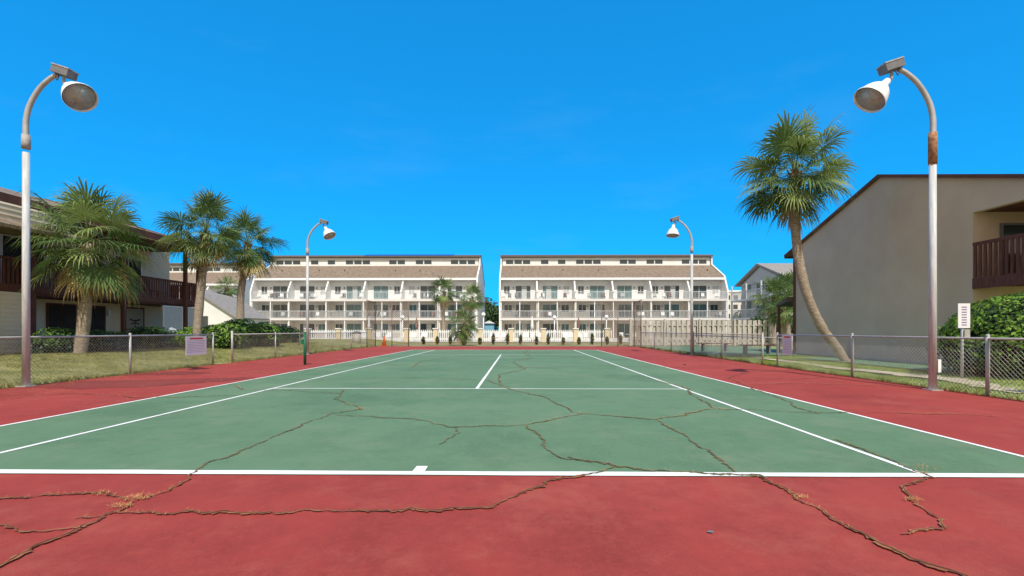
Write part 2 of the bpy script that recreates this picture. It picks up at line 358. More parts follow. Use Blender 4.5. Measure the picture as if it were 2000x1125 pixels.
# ------------------------------------------------------------ grass blades
def patch(x,y): return math.sin(x*1.1+math.sin(y*.7)*2)*math.sin(y*.83+math.sin(x*.9)*1.5)
def blades(name,m,n,x0,x1,y0,y1,hf,h=(.02,.07),skip=None,bias=1.0):
    o=O(name);p=o('b',m)
    for _ in range(n):
        x=x0+(x1-x0)*R()**bias if x0>0 else x1-(x1-x0)*R()**bias
        y=y0+(y1-y0)*R()**1.3
        if skip and skip(x,y): continue
        if patch(x,y)<-.35 and R()<.65: continue
        z=hf(x,y)
        for k in range(3):
            a=U(0,6.28);hh=U(*h);ws=.005+.004*R();lx,ly=math.cos(a)*hh*.9,math.sin(a)*hh*.9
            bx,by=x+U(-.03,.03),y+U(-.03,.03)
            p.quad((bx-ws,by,z-.01),(bx+ws,by,z-.01),(bx+lx,by+ly,z+hh))
    o.done()
blades('lawn_grass','blade',26000,-18,-10.35,6,32,hL)
inpath=lambda x,y: (9.7<x<10.4 and 8.9<y<12.8 and R()<.7) or (11.6<x<13.7 and 13.2<y<19.5) or (9<x<16 and y>21.5)
blades('lawn_grass','bladeR',30000,8.35,13.8,5,30,hR,skip=inpath)
o=O('fence_weeds');p=o('w','blade')
for _ in range(2600):
    sde=R()<.5; x=(-10.33 if sde else 8.33)+U(-.12,.1); y=U(5,32); z=0
    if sde and 15.6<y<16.6: continue
    for k in range(3):
        a=U(0,6.28);hh=U(.03,.14)*(.4+abs(math.sin(y*1.9)));p.quad((x-.006,y,z),(x+.006,y,z),(x+math.cos(a)*hh*.5,y+math.sin(a)*hh*.5,z+hh))
o.done()
# ------------------------------------------------------------ chain-link fence
def chain(o,a,b,h,pitch,wr,z0=0.02,spacing=3.0,postr=.03,posts=True,m='galv',mm='galvd'):
    a=Vector((*a,0));b=Vector((*b,0));d=b-a;Lg=d.length;d.normalize()
    if posts:
        k=max(1,round(Lg/spacing))
        for i in range(k+1):
            q=a+d*Lg*i/k; o('posts',m,True).tube([(q.x,q.y,-.05),(q.x,q.y,h+.04)],postr,8)
            o('post_caps',m,True).blob((q.x,q.y,h+.05),(postr*1.2,postr*1.2,.03),8,4)
    o('top_rail',m,True).tube([(a.x,a.y,h),(b.x,b.y,h)],.021,8)
    p=o('chain_link_mesh',mm); H=h-.03-z0
    s=-H
    while s<Lg:
        for sgn in(1,-1):
            s0=max(s,0);s1=min(s+H,Lg)
            if s1>s0:
                if sgn==1: p0=a+d*s0+Vector((0,0,z0+s0-s));p1=a+d*s1+Vector((0,0,z0+s1-s))
                else: p0=a+d*s0+Vector((0,0,z0+H-(s0-s)));p1=a+d*s1+Vector((0,0,z0+H-(s1-s)))
                p.tube([p0,p1],wr,3,False)
        s+=pitch
XL,XR=-10.33,8.33
o=O('chain_link_fence'); chain(o,(XL,5.5),(XL,15.55),1.02,.08,.0032,spacing=3.35); o.done()
o=O('chain_link_fence'); chain(o,(XL,16.6),(XL,31.5),1.02,.12,.004,spacing=3.0,mm='galvd')
o('gate_frame','galv',True).tube([(XL,16.6,.1),(XL,16.6,1.15)],.035,8); o.done()
o=O('chain_link_fence'); chain(o,(XR,5.0),(XR,15.0),1.02,.08,.0032,spacing=3.33); o.done()
o=O('chain_link_fence'); chain(o,(XR,15.9),(XR,31.5),1.02,.12,.004,spacing=3.1)
o('rear_rails','galv',True).tube([(9.2,16,.9),(9.0,24,.9)],.02,6); o.done()
o=O('tennis_backstop_fence')
for x0,x1 in((XL,XL+2.4),(6.0,XR)):
    chain(o,(x0,33.4),(x1,33.4),3.2,.16,.007,spacing=1.2,m='rustpost',mm='rustpost')
for x in(XL,XR):
    chain(o,(x,31.5),(x,33.4),3.2,.16,.007,spacing=1.9,m='rustpost',mm='rustpost')
o('upper_rail','rustpost',True).tube([(XL+2.4,33.4,3.2),(6.0,33.4,3.2)],.02,6)
o.done()
# ------------------------------------------------------------ court lamps
def smooth_path(pts,k=6):
    out=[];n=len(pts);V=[Vector(p) for p in pts]
    for i in range(n-1):
        p0=V[max(i-1,0)];p1=V[i];p2=V[i+1];p3=V[min(i+2,n-1)]
        for j in range(k):
            t=j/k;out.append(.5*((2*p1)+(p2-p0)*t+(2*p0-5*p1+4*p2-p3)*t*t+(3*p1-p0-3*p2+p3)*t**3))
    out.append(V[-1]);return out
def lamp(x,y,H,s,axis,rusty=False,shield=False):
    o=O('court_light_pole')
    pp='polepaint'
    o('pole',pp,True).tube([(x,y,-.02),(x,y,H-1.6)],[.066,.058],14)
    zs=H-1.4
    o('collar','rust' if rusty else 'galvd',True).tube([(x,y,zs-(.45 if rusty else .12)),(x,y,zs-.0),(x,y,zs+.17)],[.073,.073,.07],14)
    arm=smooth_path([(x,y,zs+.1),(x+s*.0,y,H-.95),(x+s*.08,y,H-.62),(x+s*.28,y,H-.28),(x+s*.52,y,H-.06),(x+s*.66,y,H+.0)],6)
    o('arm','galv',True).tube(arm,[.052-.012*i/(len(arm)-1) for i in range(len(arm))],12)
    bc=Vector((x+s*.80,y,H+.05)); dx=Vector((s*.93,0,-.30)).normalized(); dz=Vector((s*.30,0,.93)).normalized()
    o('ballast_box','darkmetal').obox(bc,dx,(0,1,0),dz,.18,.11,.07)
    o('ballast_lid','galvd').obox(bc+dz*.085,dx,(0,1,0),dz,.19,.12,.012)
    ax=Vector(axis).normalized()
    if ax.x*s<0: ax.x=-ax.x
    n0=Vector((x+s*.86,y,H-.2))
    o('bracket','galvd',True).tube(smooth_path([tuple(bc+Vector((0,0,-.05))),tuple(n0+Vector((-s*.06,0,.03))),tuple(n0+ax*.06)],4),.028,8)
    prof=[(.0,.045),(.02,.065),(.14,.075),(.17,.10),(.21,.15),(.28,.205),(.38,.25),(.48,.28),(.52,.295)]
    o('reflector','whitemetal',True).tube([n0+ax*t for t,r in prof],[r for t,r in prof],28,False)
    o('reflector_cap','whitemetal',True).tube([n0+ax*-.01,n0+ax*.02],[.04,.066],24)
    o('rim','whitemetal',True).tube([n0+ax*.51,n0+ax*.54],[.298,.298],28,False)
    o('lens','lens',True).tube([n0+ax*.46,n0+ax*.50],[.26,.27],28)
    o('cable','dark',True).tube(smooth_path([tuple(bc+Vector((s*.02,-.1,-.08))),tuple(bc+Vector((-s*.03,-.12,-.22))),tuple(bc+Vector((-s*.1,-.08,-.1)))],5),.008,5)
    o('base_plate','galvd').box(x-.11,x+.11,y-.11,y+.11,0.0,.02)
    if shield: o('hand_hole_cover','whitemetal').box(x-s*.0+.06,x+.12,y-.05,y+.05,.35,.6)
    o.done()
lamp(-10.2,9.47,6.45,1,(.72,-.22,-.60))
lamp(8.08,9.14,6.25,-1,(.66,.0,-.70),rusty=True,shield=True)
lamp(-10.2,22.3,6.35,1,(.5,-.2,-.8))
lamp(8.2,22.0,6.35,-1,(.12,-.15,-1))
o=O('net_post'); xx,yy=CX-6.4,15.6
o('post','netpost',True).tube([(xx,yy,0),(xx,yy,1.07)],.045,12); o('cap','netpost',True).blob((xx,yy,1.08),(.05,.05,.035),10,5)
o('crank','netpost').box(xx-.13,xx-.04,yy-.04,yy+.04,.7,.85); o('crank_handle','darkmetal',True).tube([(xx-.13,yy,.78),(xx-.2,yy,.78),(xx-.2,yy,.66)],.012,6); o.done()
o=O('net_post_sleeve'); o('s','dark',True).tube([(CX+6.4,15.6,0),(CX+6.4,15.6,.02)],.06,12); o.done()
# ------------------------------------------------------------ palms
def palm(path,rad,cr,n=46,name='palm_tree',dry=6,droop=.3,boots=False,nl=26,lo=150,light=.55):
    o=O(name)
    sp=smooth_path(path,9); k=len(sp)
    rr=[]
    for i in range(k):
        t=i/(k-1); r=rad[0]*(1-t)+rad[1]*t
        if i==0: r*=1.25
        rr.append(r*(1+U(-.07,.07)))
    o('trunk','trunk',True).tube(sp,rr,12)
    C=Vector(path[-1])
    bp=o('leaf_bases','boots')
    nb=110 if boots else 36
    for i in range(nb):
        t=R()**1.2*(1.9 if boots else .55)*cr*.5
        acc=0;q=C;
        for j in range(k-1,0,-1):
            seg=(sp[j]-sp[j-1]).length
            if acc+seg>=t: q=sp[j]+(sp[j-1]-sp[j])*((t-acc)/seg);break
            acc+=seg
        a=U(0,6.28);r=rad[1]
        d=Vector((math.cos(a),math.sin(a),0)); s=Vector((-d.y,d.x,0))
        b0=q+d*r*.7; tip=q+d*(r*1.0+U(.05,.12))+Vector((0,0,U(.12,.3)))
        bp.quad(b0-s*.07,b0+s*.07,tip+s*.025,tip-s*.025); bp.quad(b0-s*.07-d*.01,tip-s*.025,tip+s*.025-Vector((0,0,.05)),b0+s*.07)
    st=o('petioles','frondl')
    for i in range(n):
        t=(i+.5)/n
        elev=math.radians(82-lo*t**.9)+U(-.18,.18)
        az=i*2.39996+U(-.35,.35)
        mname='frond' if R()>light else 'frondl'
        if i>=n-dry: mname='frondd'
        h=Vector((math.cos(az),math.sin(az),0)); d=(h*math.cos(elev)+Vector((0,0,math.sin(elev)))).normalized()
        pl=cr*U(.34,.60)
        p0=C+Vector((0,0,.1)); p1=p0+d*pl*.55; p2=p0+d*pl+Vector((0,0,-.12*pl*math.cos(elev)))
        st.beam(p0,p1,.03,.012); st.beam(p1,p2,.022,.01)
        ld=((p2-p1).normalized()+Vector((0,0,-.12))).normalized()
        s=ld.cross(Vector((0,0,1)))
        if s.length<.1: s=Vector((-h.y,h.x,0))
        s.normalize(); s=(Matrix.Rotation(U(-.7,.7),3,ld)@s); nn=s.cross(ld).normalized()
        if nn.z<0: nn=-nn
        LL=cr*U(.40,.54)
        lp=o('fronds_'+mname,mname)
        sp_=U(105,128)
        for j in range(nl):
            th=math.radians(-sp_+2*sp_*(j+.5)/nl)+U(-.04,.04)
            dl=(ld*math.cos(th)+s*math.sin(th)+nn*(.22*math.cos(th)-.05)).normalized()
            l=LL*(1-.34*(abs(th)/2.2)**1.5)*U(.84,1.1)
            wv=nn.cross(dl).normalized(); w0=.006;w1=l*.036*(22/nl)
            a0=p2+ld*(.08*cr*max(0,math.cos(th)))
            a1=a0+dl*l*.5
            g=droop*(1.0+U(-.3,.6))*(2.2 if mname=='frondd' else 1)
            d2=(dl+Vector((0,0,-g))).normalized(); a2=a1+d2*l*.3
            d3=(d2+Vector((0,0,-g*2.4))).normalized(); a3=a2+d3*l*.28
            fold=nn*w1*.5
            lp.quad(a0-wv*w0,a0+wv*w0,a1+wv*w1,a1-fold*.3,a1-wv*w1)
            lp.quad(a1-wv*w1,a1+wv*w1,a2+wv*w1*.5,a2-wv*w1*.5)
            lp.quad(a2-wv*w1*.5,a2+wv*w1*.5,a3)
    o.done()
palm([(-15.9,16.6,.2),(-15.75,16.6,1.5),(-15.65,16.6,2.8),(-15.6,16.6,4.3)],(.2,.17),2.3,50,boots=True,dry=5,droop=.38)
palm([(-14.95,21.3,.2),(-14.8,21.3,2.2),(-14.6,21.3,4.2),(-14.5,21.3,5.6)],(.19,.15),2.0,50,boots=True,dry=3,lo=142,light=.45)
palm([(-16.6,27.5,.2),(-16.6,27.5,3),(-16.4,27.5,4.6),(-16.1,27.4,6.2)],(.23,.17),2.15,50,boots=True,dry=5,light=.35)
palm([(12.05,17.2,0),(11.7,17.2,.55),(11.1,17.15,1.35),(10.5,17.1,2.7),(10.2,17.1,4.3),(10.12,17.1,6.0),(10.12,17.1,6.85)],(.15,.17),2.15,60,dry=2,droop=.34,light=.6)
palm([(-18.3,15.2,.2),(-18.25,14.6,2.0)],(.2,.18),1.3,18,dry=6,boots=True)
palm([(-4.15,35.5,0),(-4.2,35.5,.7),(-4.15,35.5,1.5)],(.17,.15),1.6,34,nl=18,boots=True,dry=2,light=.3)
palm([(-8.0,50,0),(-8.1,50,3.2),(-8.0,50,5.2)],(.2,.18),2.0,34,nl=16,dry=2,light=.25)
palm([(-5.4,51,0),(-5.3,51,2.5),(-5.1,51,4.6)],(.2,.18),1.9,34,nl=16,dry=2,light=.25)
palm([(-28.5,45,0),(-28.6,45,3),(-28.5,45,5.2)],(.18,.15),1.5,28,nl=14,dry=3,light=.3)
palm([(-27.0,33,.2),(-27,33,4.2)],(.18,.15),1.4,24,nl=14,dry=2,light=.3)
palm([(24.3,42,0),(24.3,42,3),(24.5,42,4.6)],(.2,.16),2.2,40,nl=14,dry=2,light=.3)
palm([(20.8,38,0),(20.8,38,2),(20.9,38,3.8)],(.2,.16),2.1,40,nl=14,dry=2,light=.3)
palm([(19.3,34,0),(19.3,34,1.2),(19.4,34,2.6)],(.17,.15),1.6,34,nl=14,dry=2,light=.3)
# ------------------------------------------------------------ shrubs
def shrub(name,blobs,n,leaf,mats=('leaf','leafd'),core=True,ground=0):
    o=O(name)
    tot=sum(b[3]*b[4]*b[5] for b in blobs)
    for (x,y,z,rx,ry,rz) in blobs:
        if core: o('inner_core','core',True).blob((x,y,z),(rx*.82,ry*.82,rz*.82),14,9,.06,zmin=ground)  # solid near-black ellipsoid filling the inside of the leaf shell
        k=int(n*(rx*ry*rz)/tot) if len(blobs)>1 else n
        bumps=[(Vector((U(-1,1),U(-1,1),U(-.5,1))).normalized(),U(.05,.18)) for _ in range(20)]
        for _ in range(k):
            u=Vector((random.gauss(0,1),random.gauss(0,1),random.gauss(0,1))).normalized()
            bm=max(0,max((u.dot(bb)-.85)/.15*am for bb,am in bumps))
            r=(.84+.14*R()**.5+bm)
            q=Vector((x+u.x*rx*r,y+u.y*ry*r,z+u.z*rz*r))
            if q.z<ground: continue
            l=leaf*U(.6,1.4)
            a=(u+Vector((U(-1,1),U(-1,1),U(-.6,1)))*.8).normalized(); b=a.orthogonal().normalized(); b=Matrix.Rotation(U(0,6.28),3,a)@b
            cc=a.cross(b)
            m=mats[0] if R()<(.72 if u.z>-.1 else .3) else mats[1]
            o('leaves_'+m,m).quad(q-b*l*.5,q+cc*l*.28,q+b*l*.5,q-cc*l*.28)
    o.done()
shrub('round_shrub',[(12.75,11.7,.95,1.65,1.5,1.2),(13.5,11.0,.8,1.4,1.4,1.0),(11.9,12.1,.7,.9,.9,.8)],17000,.10,('leafbright','leafd'))
shrub('hedge_shrub',[(-17.0,17.0,.7,.7,.9,.55),(-16.9,18.3,.65,.7,.9,.5),(-17.2,19.4,.6,.7,.8,.5)],4500,.09,('leaf','leafd'),ground=.2)
shrub('hedge_shrub',[(-16.9,20.6,.8,.7,.7,.55),(-17.1,21.6,.75,.7,.8,.6),(-16.9,22.7,.7,.7,.7,.45)],3500,.09,('leafd','leaf'),ground=.2)
shrub('flowering_shrub',[(-15.8,22.6,.75,.8,.9,.6),(-15.4,23.8,.8,.9,.9,.65)],4000,.12,('leafbright','leaf'),ground=.2)
shrub('flowering_shrub',[(-14.2,22.3,.75,.9,.9,.75),(-14.6,24.0,.9,1.0,1.0,.85),(-14.0,25.3,.8,.9,.9,.75),(-14.9,26,.8,.9,.9,.7)],7500,.12,('leafbright','leafd'),ground=.1)
shrub('hedge_shrub',[(-16.3,29.5,.8,1.2,1,.9),(-15.6,31,.7,1,1,.8)],2500,.12,('leafd','leaf'),ground=.1)
for i in range(15):
    x=-7.9+i*1.16+U(-.2,.2); h=U(.55,.95)
    if abs(x+4.1)<.7: continue
    shrub('upright_shrub',[(x,38.2+U(-.3,.3),h*.5,.16,.16,h*.55)],150,.11,('leafd','boots'))
shrub('distant_tree_mass',[(U(-11,2),U(88,94),U(1.5,4.2),U(1.6,2.6),2,U(2,3.6)) for _ in range(15)],12000,.45,('farleaf','leafd'))
shrub('distant_tree_mass',[(U(52,66),U(105,118),U(1.5,3),U(2,3.5),3,U(2,3.5)) for _ in range(9)],5000,.6,('farleaf','leafbright'))
shrub('distant_tree_mass',[(U(24,31),U(46,47.5),U(.8,1.6),U(.9,1.4),1.0,U(.9,1.5)) for _ in range(7)],4000,.25,('farleaf','leaf'))
# ------------------------------------------------------------ long condo buildings
def condo(xa,xb,yf,bays,tarp=False,seed=1,towel=False):
    random.seed(seed)
    o=O('condo_building')
    yw=yf+2.0; W=xb-xa; bw=W/bays
    z2,z3,ze=2.95,5.75,8.75
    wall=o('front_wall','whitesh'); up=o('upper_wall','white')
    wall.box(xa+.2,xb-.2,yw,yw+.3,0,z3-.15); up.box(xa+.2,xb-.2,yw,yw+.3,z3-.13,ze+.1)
    o('roof_shingles','roof').prism([(xa+.1,yf+1.0,9.0),(xa+.1,yf+5.8,11.45),(xa+.1,yf+5.8,11.3),(xa+.1,yf+1.0,8.8)],(W-.2,0,0))
    o('roof_fascia','whitetrim').box(xa+.1,xb-.1,yf+.92,yf+1.0,8.66,8.98)
    o('clerestory_wall','white').box(xa+.3,xb-.3,yf+5.9,yf+6.1,11.3,12.75)
    for i in range(bays):
        cx=xa+bw*(i+.5)
        for k in(-1,0,1):
            if (i*3+k)%5==3: continue
            o('clerestory_windows','glass').box(cx+k*1.35-.58,cx+k*1.35+.58,yf+5.86,yf+5.9,11.75,12.35)
            o('clerestory_frames','whitetrim').box(cx+k*1.35-.03+.64,cx+k*1.35+.03+.64,yf+5.85,yf+5.9,11.7,12.4)
        if R()<.8: 
            xx=cx+U(-1.5,1.5); o('roof_vents','dark').box(xx-.06,xx+.06,yf+3.6,yf+3.72,10.2,10.55)
    o('upper_roof','roofd').prism([(xa-.05,yf+5.4,12.78),(xa-.05,yf+5.4,13.02),(xa-.05,yf+6.9,13.35),(xa-.05,yf+15.2,9.2),(xa-.05,yf+15.2,9.0),(xa-.05,yf+6.9,13.1)],(W+.1,0,0))
    if tarp: o('roof_tarp','tarp').prism([(xa+W*.45,yf+5.36,13.0),(xa+W*.45,yf+5.36,13.07),(xa+W*.45,yf+6.9,13.48),(xa+W*.45,yf+6.9,13.38)],(W*.42,0,0))
    for x in(xa,xb-.2):
        o('end_walls','white').prism([(x,yf+.0,0),(x,yf+.0,6.9),(x,yf+1.1,9.25),(x,yf+5.6,11.6),(x,yf+5.6,12.75),(x,yf+6.9,13.07),(x,yf+15,9.02),(x,yf+15,0)],(.2,0,0))
    o('rear_wall','white').box(xa+.2,xb-.2,yf+14.8,yf+14.98,0,9)
    for z in(z2,z3):
        o('decks','rail').box(xa+.2,xb-.2,yf,yw,z-.14,z)
        o('deck_edge','pale').box(xa+.2,xb-.2,yf-.05,yf-.0,z-.3,z+.02)
        r=o('railings','rail')
        r.box(xa+.2,xb-.2,yf-.04,yf+.02,z+1.02,z+1.09); r.box(xa+.2,xb-.2,yf-.03,yf+.01,z+.1,z+.15)
        x=xa+.3
        while x<xb-.2:
            r.box(x-.02,x+.02,yf-.025,yf+.005,z+.15,z+1.02); x+=.2
    for i in range(bays*2+1):
        x=xa+.3+(W-.6)*i/(bays*2)
        o('deck_posts','whitetrim').box(x-.06,x+.06,yf+.03,yf+.15,0,z3-.14)
    for i in range(1,bays):
        x=xa+bw*i
        o('bay_fins','white').prism([(x-.1,yf+.05,z3+.0),(x-.1,yf+.05,z3+1.2),(x-.1,yf+1.3,8.85),(x-.1,yw,8.85),(x-.1,yw,z3)],(.2,0,0))
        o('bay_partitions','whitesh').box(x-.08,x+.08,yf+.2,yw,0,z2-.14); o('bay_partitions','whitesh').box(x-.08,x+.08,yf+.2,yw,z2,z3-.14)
    for i in range(bays):
        for fl,z in enumerate((0.05,z2,z3)):
            mir=-1 if i%2 else 1
            cx=xa+bw*(i+.5)
            dcx=cx+mir*.75
            def opening(c0,hw,za,zb,gm):
                o('window_frames','whitetrim').box(c0-hw-.08,c0+hw+.08,yw-.04,yw-.0,za,zb+.08)
                o('glass_'+gm,gm).box(c0-hw,c0-.03,yw-.06,yw-.04,za+.06,zb); o('glass_'+gm,gm).box(c0+.03,c0+hw,yw-.055,yw-.04,za+.06,zb)
            gm=random.choice(['glassteal','glass','glassteal','glass']); opening(dcx,1.1,z+.03,z+2.1,gm)
            if R()<.45: o('curtains','curtain').box(dcx+.2*mir-.4,dcx+.2*mir+.35,yw-.075,yw-.06,z+.1,z+2.05)
            if fl<2: opening(cx-mir*1.5,.55,z+.9,z+2.05,random.choice(['glass','glassteal']))
            else: 
                opening(cx-mir*1.7,.42,z+.9,z+2.05,random.choice(['glass','curtain']))
            o('wall_lights','darkmetal').box(cx-mir*.7-.07,cx-mir*.7+.07,yw-.1,yw,z+1.7,z+1.95)
            if fl>0 and R()<.9:
                for q in range(random.randint(1,3)):
                    fx=cx+U(-2.2,2.2); fm=random.choice(['plasticw','darkmetal','plasticw','brown','greyside'])
                    f=o('patio_chairs_'+fm,fm)
                    f.box(fx-.25,fx+.25,yf+.6,yf+1.05,z+.42,z+.47); f.box(fx-.25,fx+.25,yf+1.05,yf+1.1,z+.3,z+.95)
                    for a in(-.23,.2): f.box(fx+a,fx+a+.04,yf+.6,yf+.64,z,z+.42); f.box(fx+a,fx+a+.04,yf+1.04,yf+1.1,z,z+.3)
    if towel: o('beach_towel','purple').box(xa+.6,xa+1.1,yf-.075,yf-.05,z2+.3,z2+1.1)
    o.done()
condo(-39.7,-6.0,68,6,tarp=True,seed=3,towel=True)
condo(-2.8,30.7,68,6,seed=5)
condo(-76,-46,76,5,seed=9)
random.seed(21)
# ------------------------------------------------------------ stucco building at right
o=O('stucco_house')
X0=13.85
o('side_wall','stucco').prism([(X0,23.5,-.05),(X0,23.5,5.15),(X0,17.9,7.02),(X0,11.9,5.04),(X0,11.9,4.75),(X0,14.3,4.75),(X0,14.3,-.05)],(.2,0,0))
o('front_wall','stucco').box(X0+.2,32,14.3,14.5,-.05,5.1)
o('rear_wall','stucco').box(X0+.2,32,23.3,23.5,-.05,5.1)
def rp(y): return 7.04-abs(y-17.9)*.334
o('roof_slopes','roof').prism([(X0-.08,17.9,rp(17.9)+.08),(X0-.08,24.1,rp(24.1)+.08),(X0-.08,24.1,rp(24.1)),(X0-.08,17.9,rp(17.9))],(18.5,0,0))
o('roof_slopes','roof').prism([(X0-.08,17.898,rp(17.9)+.08),(X0-.08,11.5,rp(11.5)+.08),(X0-.08,11.5,rp(11.5)),(X0-.08,17.898,rp(17.9))],(18.5,0,0))
f=o('rake_fascia','brownfascia')
f.prism([(X0-.12,17.9,7.13),(X0-.12,24.12,rp(24.12)+.09),(X0-.12,24.12,rp(24.12)-.03),(X0-.12,17.9,7.01)],(.035,0,0))
f.prism([(X0-.12,17.9,7.13),(X0-.12,17.9,7.01),(X0-.12,11.48,rp(11.48)-.03),(X0-.12,11.48,rp(11.48)+.09)],(.035,0,0))
f.box(X0-.08,32,24.12,24.16,rp(24.1)-.1,rp(24.1)+.1)
o('porch_soffit','brownfascia').box(X0+.2,32,11.7,14.3,4.77,4.85)
o('porch_beam','brownfascia').box(X0+.2,32,11.72,11.9,4.5,4.76)
o('balcony_deck','brown').box(X0+.02,32,11.95,14.28,2.5,2.66)
o('balcony_fascia','brown').box(X0-.03,X0+.02,11.9,14.29,2.42,2.75)
r=o('balcony_railing','brown')
r.box(X0-.02,X0+.06,11.9,14.29,3.74,3.83)
y=11.95
while y<14.25: r.box(X0-.01,X0+.03,y,y+.07,2.76,3.74); y+=.15
x=X0+.1
while x<24: r.box(x,x+.07,11.9,11.94,2.6,3.74); x+=.15
r.box(X0+.06,24,11.88,11.96,3.74,3.83)
o('sliding_door_frame','darkmetal').box(14.65,17.2,14.24,14.3,2.68,4.42)
o('sliding_door_glass','glass').box(14.72,15.85,14.22,14.24,2.74,4.35); o('sliding_door_glass','glassteal').box(15.95,17.1,14.22,14.24,2.74,4.35)
for k in range(3): 
    cx=14.9+k*.9; p=o('balcony_chairs','darkmetal'); p.box(cx-.25,cx+.25,12.8,13.25,3.05,3.1); p.box(cx-.25,cx+.25,13.25,13.3,3.05,3.65); p.box(cx-.24,cx-.2,12.8,12.84,2.67,3.05); p.box(cx+.2,cx+.24,12.8,12.84,2.67,3.05)
o('ground_sliding_door','glass').box(15.2,17.4,14.24,14.3,.05,2.1)
o('downspout','brownfascia').box(X0-.07,X0-.0,23.3,23.42,0,5.0)
o('foundation_line','concrete').box(X0-.03,X0-.002,14.3,23.5,-.05,.12)
o('entry_canopy','roofd').prism([(X0-.3,23.6,2.6),(X0-.3,24.5,2.4),(X0-.3,24.5,2.5),(X0-.3,23.6,2.85)],(3,0,0))
o('entry_post','brown').box(X0-.28,X0-.18,24.35,24.45,0,2.4)
o.done()
# ------------------------------------------------------------ wood-balcony building at left
o=O('balcony_house')
XW=-20.3; y0,y1=6.0,26.7; zb=.25
p=o('siding','siding')
def siding(p,x,ya,yb,za,zt,h=.18):
    z=za
    while z<zt-.01:
        t=min(z+h,zt); p.quad((x+.025,ya,z),(x+.025,yb,z),(x,yb,t),(x,ya,t)); p.quad((x,ya,z),(x,yb,z),(x+.025,yb,z),(x+.025,ya,z)); z+=h
siding(p,XW,y0,y1,zb,2.6); siding(p,XW,y0,y1,2.85,5.9)
o('core_walls','siding').box(-33,XW-.01,y0,y1-.02,0,5.9)
ew=o('gable_wall','siding'); ew.prism([(-33.3,y1-.02,5.9),(XW,y1-.02,5.9),(XW,y1-.02,6.2),(-26.6,y1-.02,8.1)],(0,.1,0))
o('slab','concrete').box(XW,-18.3,y0,y1,.1,zb)
o('deck','brown').box(XW+.03,-18.5,y0,y1,2.66,2.82)
o('deck_fascia','brown').box(-18.5,-18.44,y0,y1,2.58,2.86)
o('deck_joists','brownfascia').box(XW+.05,-18.55,y0+.05,y1-.05,2.5,2.65)
r=o('deck_railing','brown')
y=y0
while y<y1: r.box(-18.49,-18.45,y,y+.08,2.87,3.76); y+=.15
r.box(-18.53,-18.4,y0,y1,3.76,3.84); 
x=-18.5
while x>XW+.1: r.box(x-.09,x,y1-.05,y1-.01,2.87,3.76); x-=.135
r.box(XW+.05,-18.5,y1-.08,y1,3.77,3.83)
for yy in(9.6,13.4,17.25,21.3,25.3): 
    o('deck_posts','brown').box(-18.42,-18.27,yy-.08,yy+.08,.1,5.55)
o('deck_posts','brown').box(-18.6,-18.45,y1-.2,y1-.05,.1,5.2)
def rx(x): return 5.72+(-17.7-x)*.3
o('roof_slopes','roof').prism([(-17.7,y0-.5,rx(-17.7)),(-17.7,y0-.5,rx(-17.7)+.14),(-26.5,y0-.5,rx(-26.5)+.14),(-35.3,y0-.5,rx(-17.7)+.14),(-35.3,y0-.5,rx(-17.7)),(-26.5,y0-.5,rx(-26.5))],(0,26.0-y0,0))
o('eave_fascia','brownfascia').box(-17.7,-17.64,y0-.5,25.5,5.56,5.89)
o('eave_soffit','brownfascia').box(XW,-17.72,y0-.4,25.45,5.5,5.56)
f=o('rake_fascia','brownfascia'); f.prism([(-17.68,25.52,5.6),(-17.68,25.52,5.9),(-26.5,25.52,8.55),(-26.5,25.52,8.25)],(0,.05,0))
siding(o('wing_siding','siding'),-17.6,y0,17.6,4.95,5.56,.18)
o('wing_backing','siding').box(-18.4,-17.61,y0,17.58,4.93,5.5)
o('skirt_roof','roof').prism([(-17.55,y0,5.02),(-17.0,y0,4.72),(-17.0,y0,4.6),(-18.4,y0,4.6),(-18.4,y0,4.92)],(0,17.8-y0,0))
siding(o('lower_wing_siding','siding'),-18.42,y0,17.15,.2,2.56,.16)
o('lower_wing_core','siding').box(XW,-18.43,y0,17.13,.1,2.5)
o('corner_post','brown').box(-18.38,-18.24,15.75,15.95,.1,2.56)
def opn(ya,yb,za,zt,gm='glass',fr='darkmetal',mull=1):
    o('frames_'+fr,fr).box(XW+.03,XW+.07,ya-.07,yb+.07,za-.02,zt+.07)
    n=mull+1; d=(yb-ya)/n
    for i in range(n): o('panes_'+gm,gm).box(XW+.07,XW+.09,ya+d*i+.03,ya+d*(i+1)-.03,za+.04,zt)
opn(19.7,20.9,.3,2.28,'dark','brown'); opn(21.2,22.4,.3,2.28,'dark','brown')
opn(23.6,24.75,.3,2.3,'greyside','brown',0)
q=o('door_ornament','dark'); xx=XW+.095
q.box(xx,xx+.01,24.15,24.19,1.3,1.75)
for s in(-1,1):
    q.quad((xx+.005,24.17,1.68),(xx+.005,24.17+s*.32,1.78),(xx+.005,24.17+s*.34,1.70),(xx+.005,24.17,1.62))
    q.quad((xx+.005,24.17,1.6),(xx+.005,24.17+s*.26,1.52),(xx+.005,24.17+s*.24,1.46),(xx+.005,24.17,1.55))
for a in(17.9,20.2,23.0): opn(a,a+1.6,2.9,4.9,'dark','whitetrim')
o('wall_light','whitemetal').box(XW+.03,XW+.15,22.55,22.67,1.9,2.15)
def lattice(ya,yb,za,zt):
    p=o('lattice','whitetrim'); x=-18.36; H=zt-za;W=yb-ya
    p.box(x-.02,x+.03,ya,ya+.06,za,zt);p.box(x-.02,x+.03,yb-.06,yb,za,zt);p.box(x-.02,x+.03,ya+.06,yb-.06,zt-.06,zt)
    s=-H
    while s<W:
        s0=max(s,0);s1=min(s+H,W)
        if s1>s0: p.beam((x,ya+s0,za+s0-s),(x,ya+s1,za+s1-s),.012,.05)
        s+=.13
    o('lattice_back','greyside').box(x-.08,x-.05,ya,yb,za,zt)
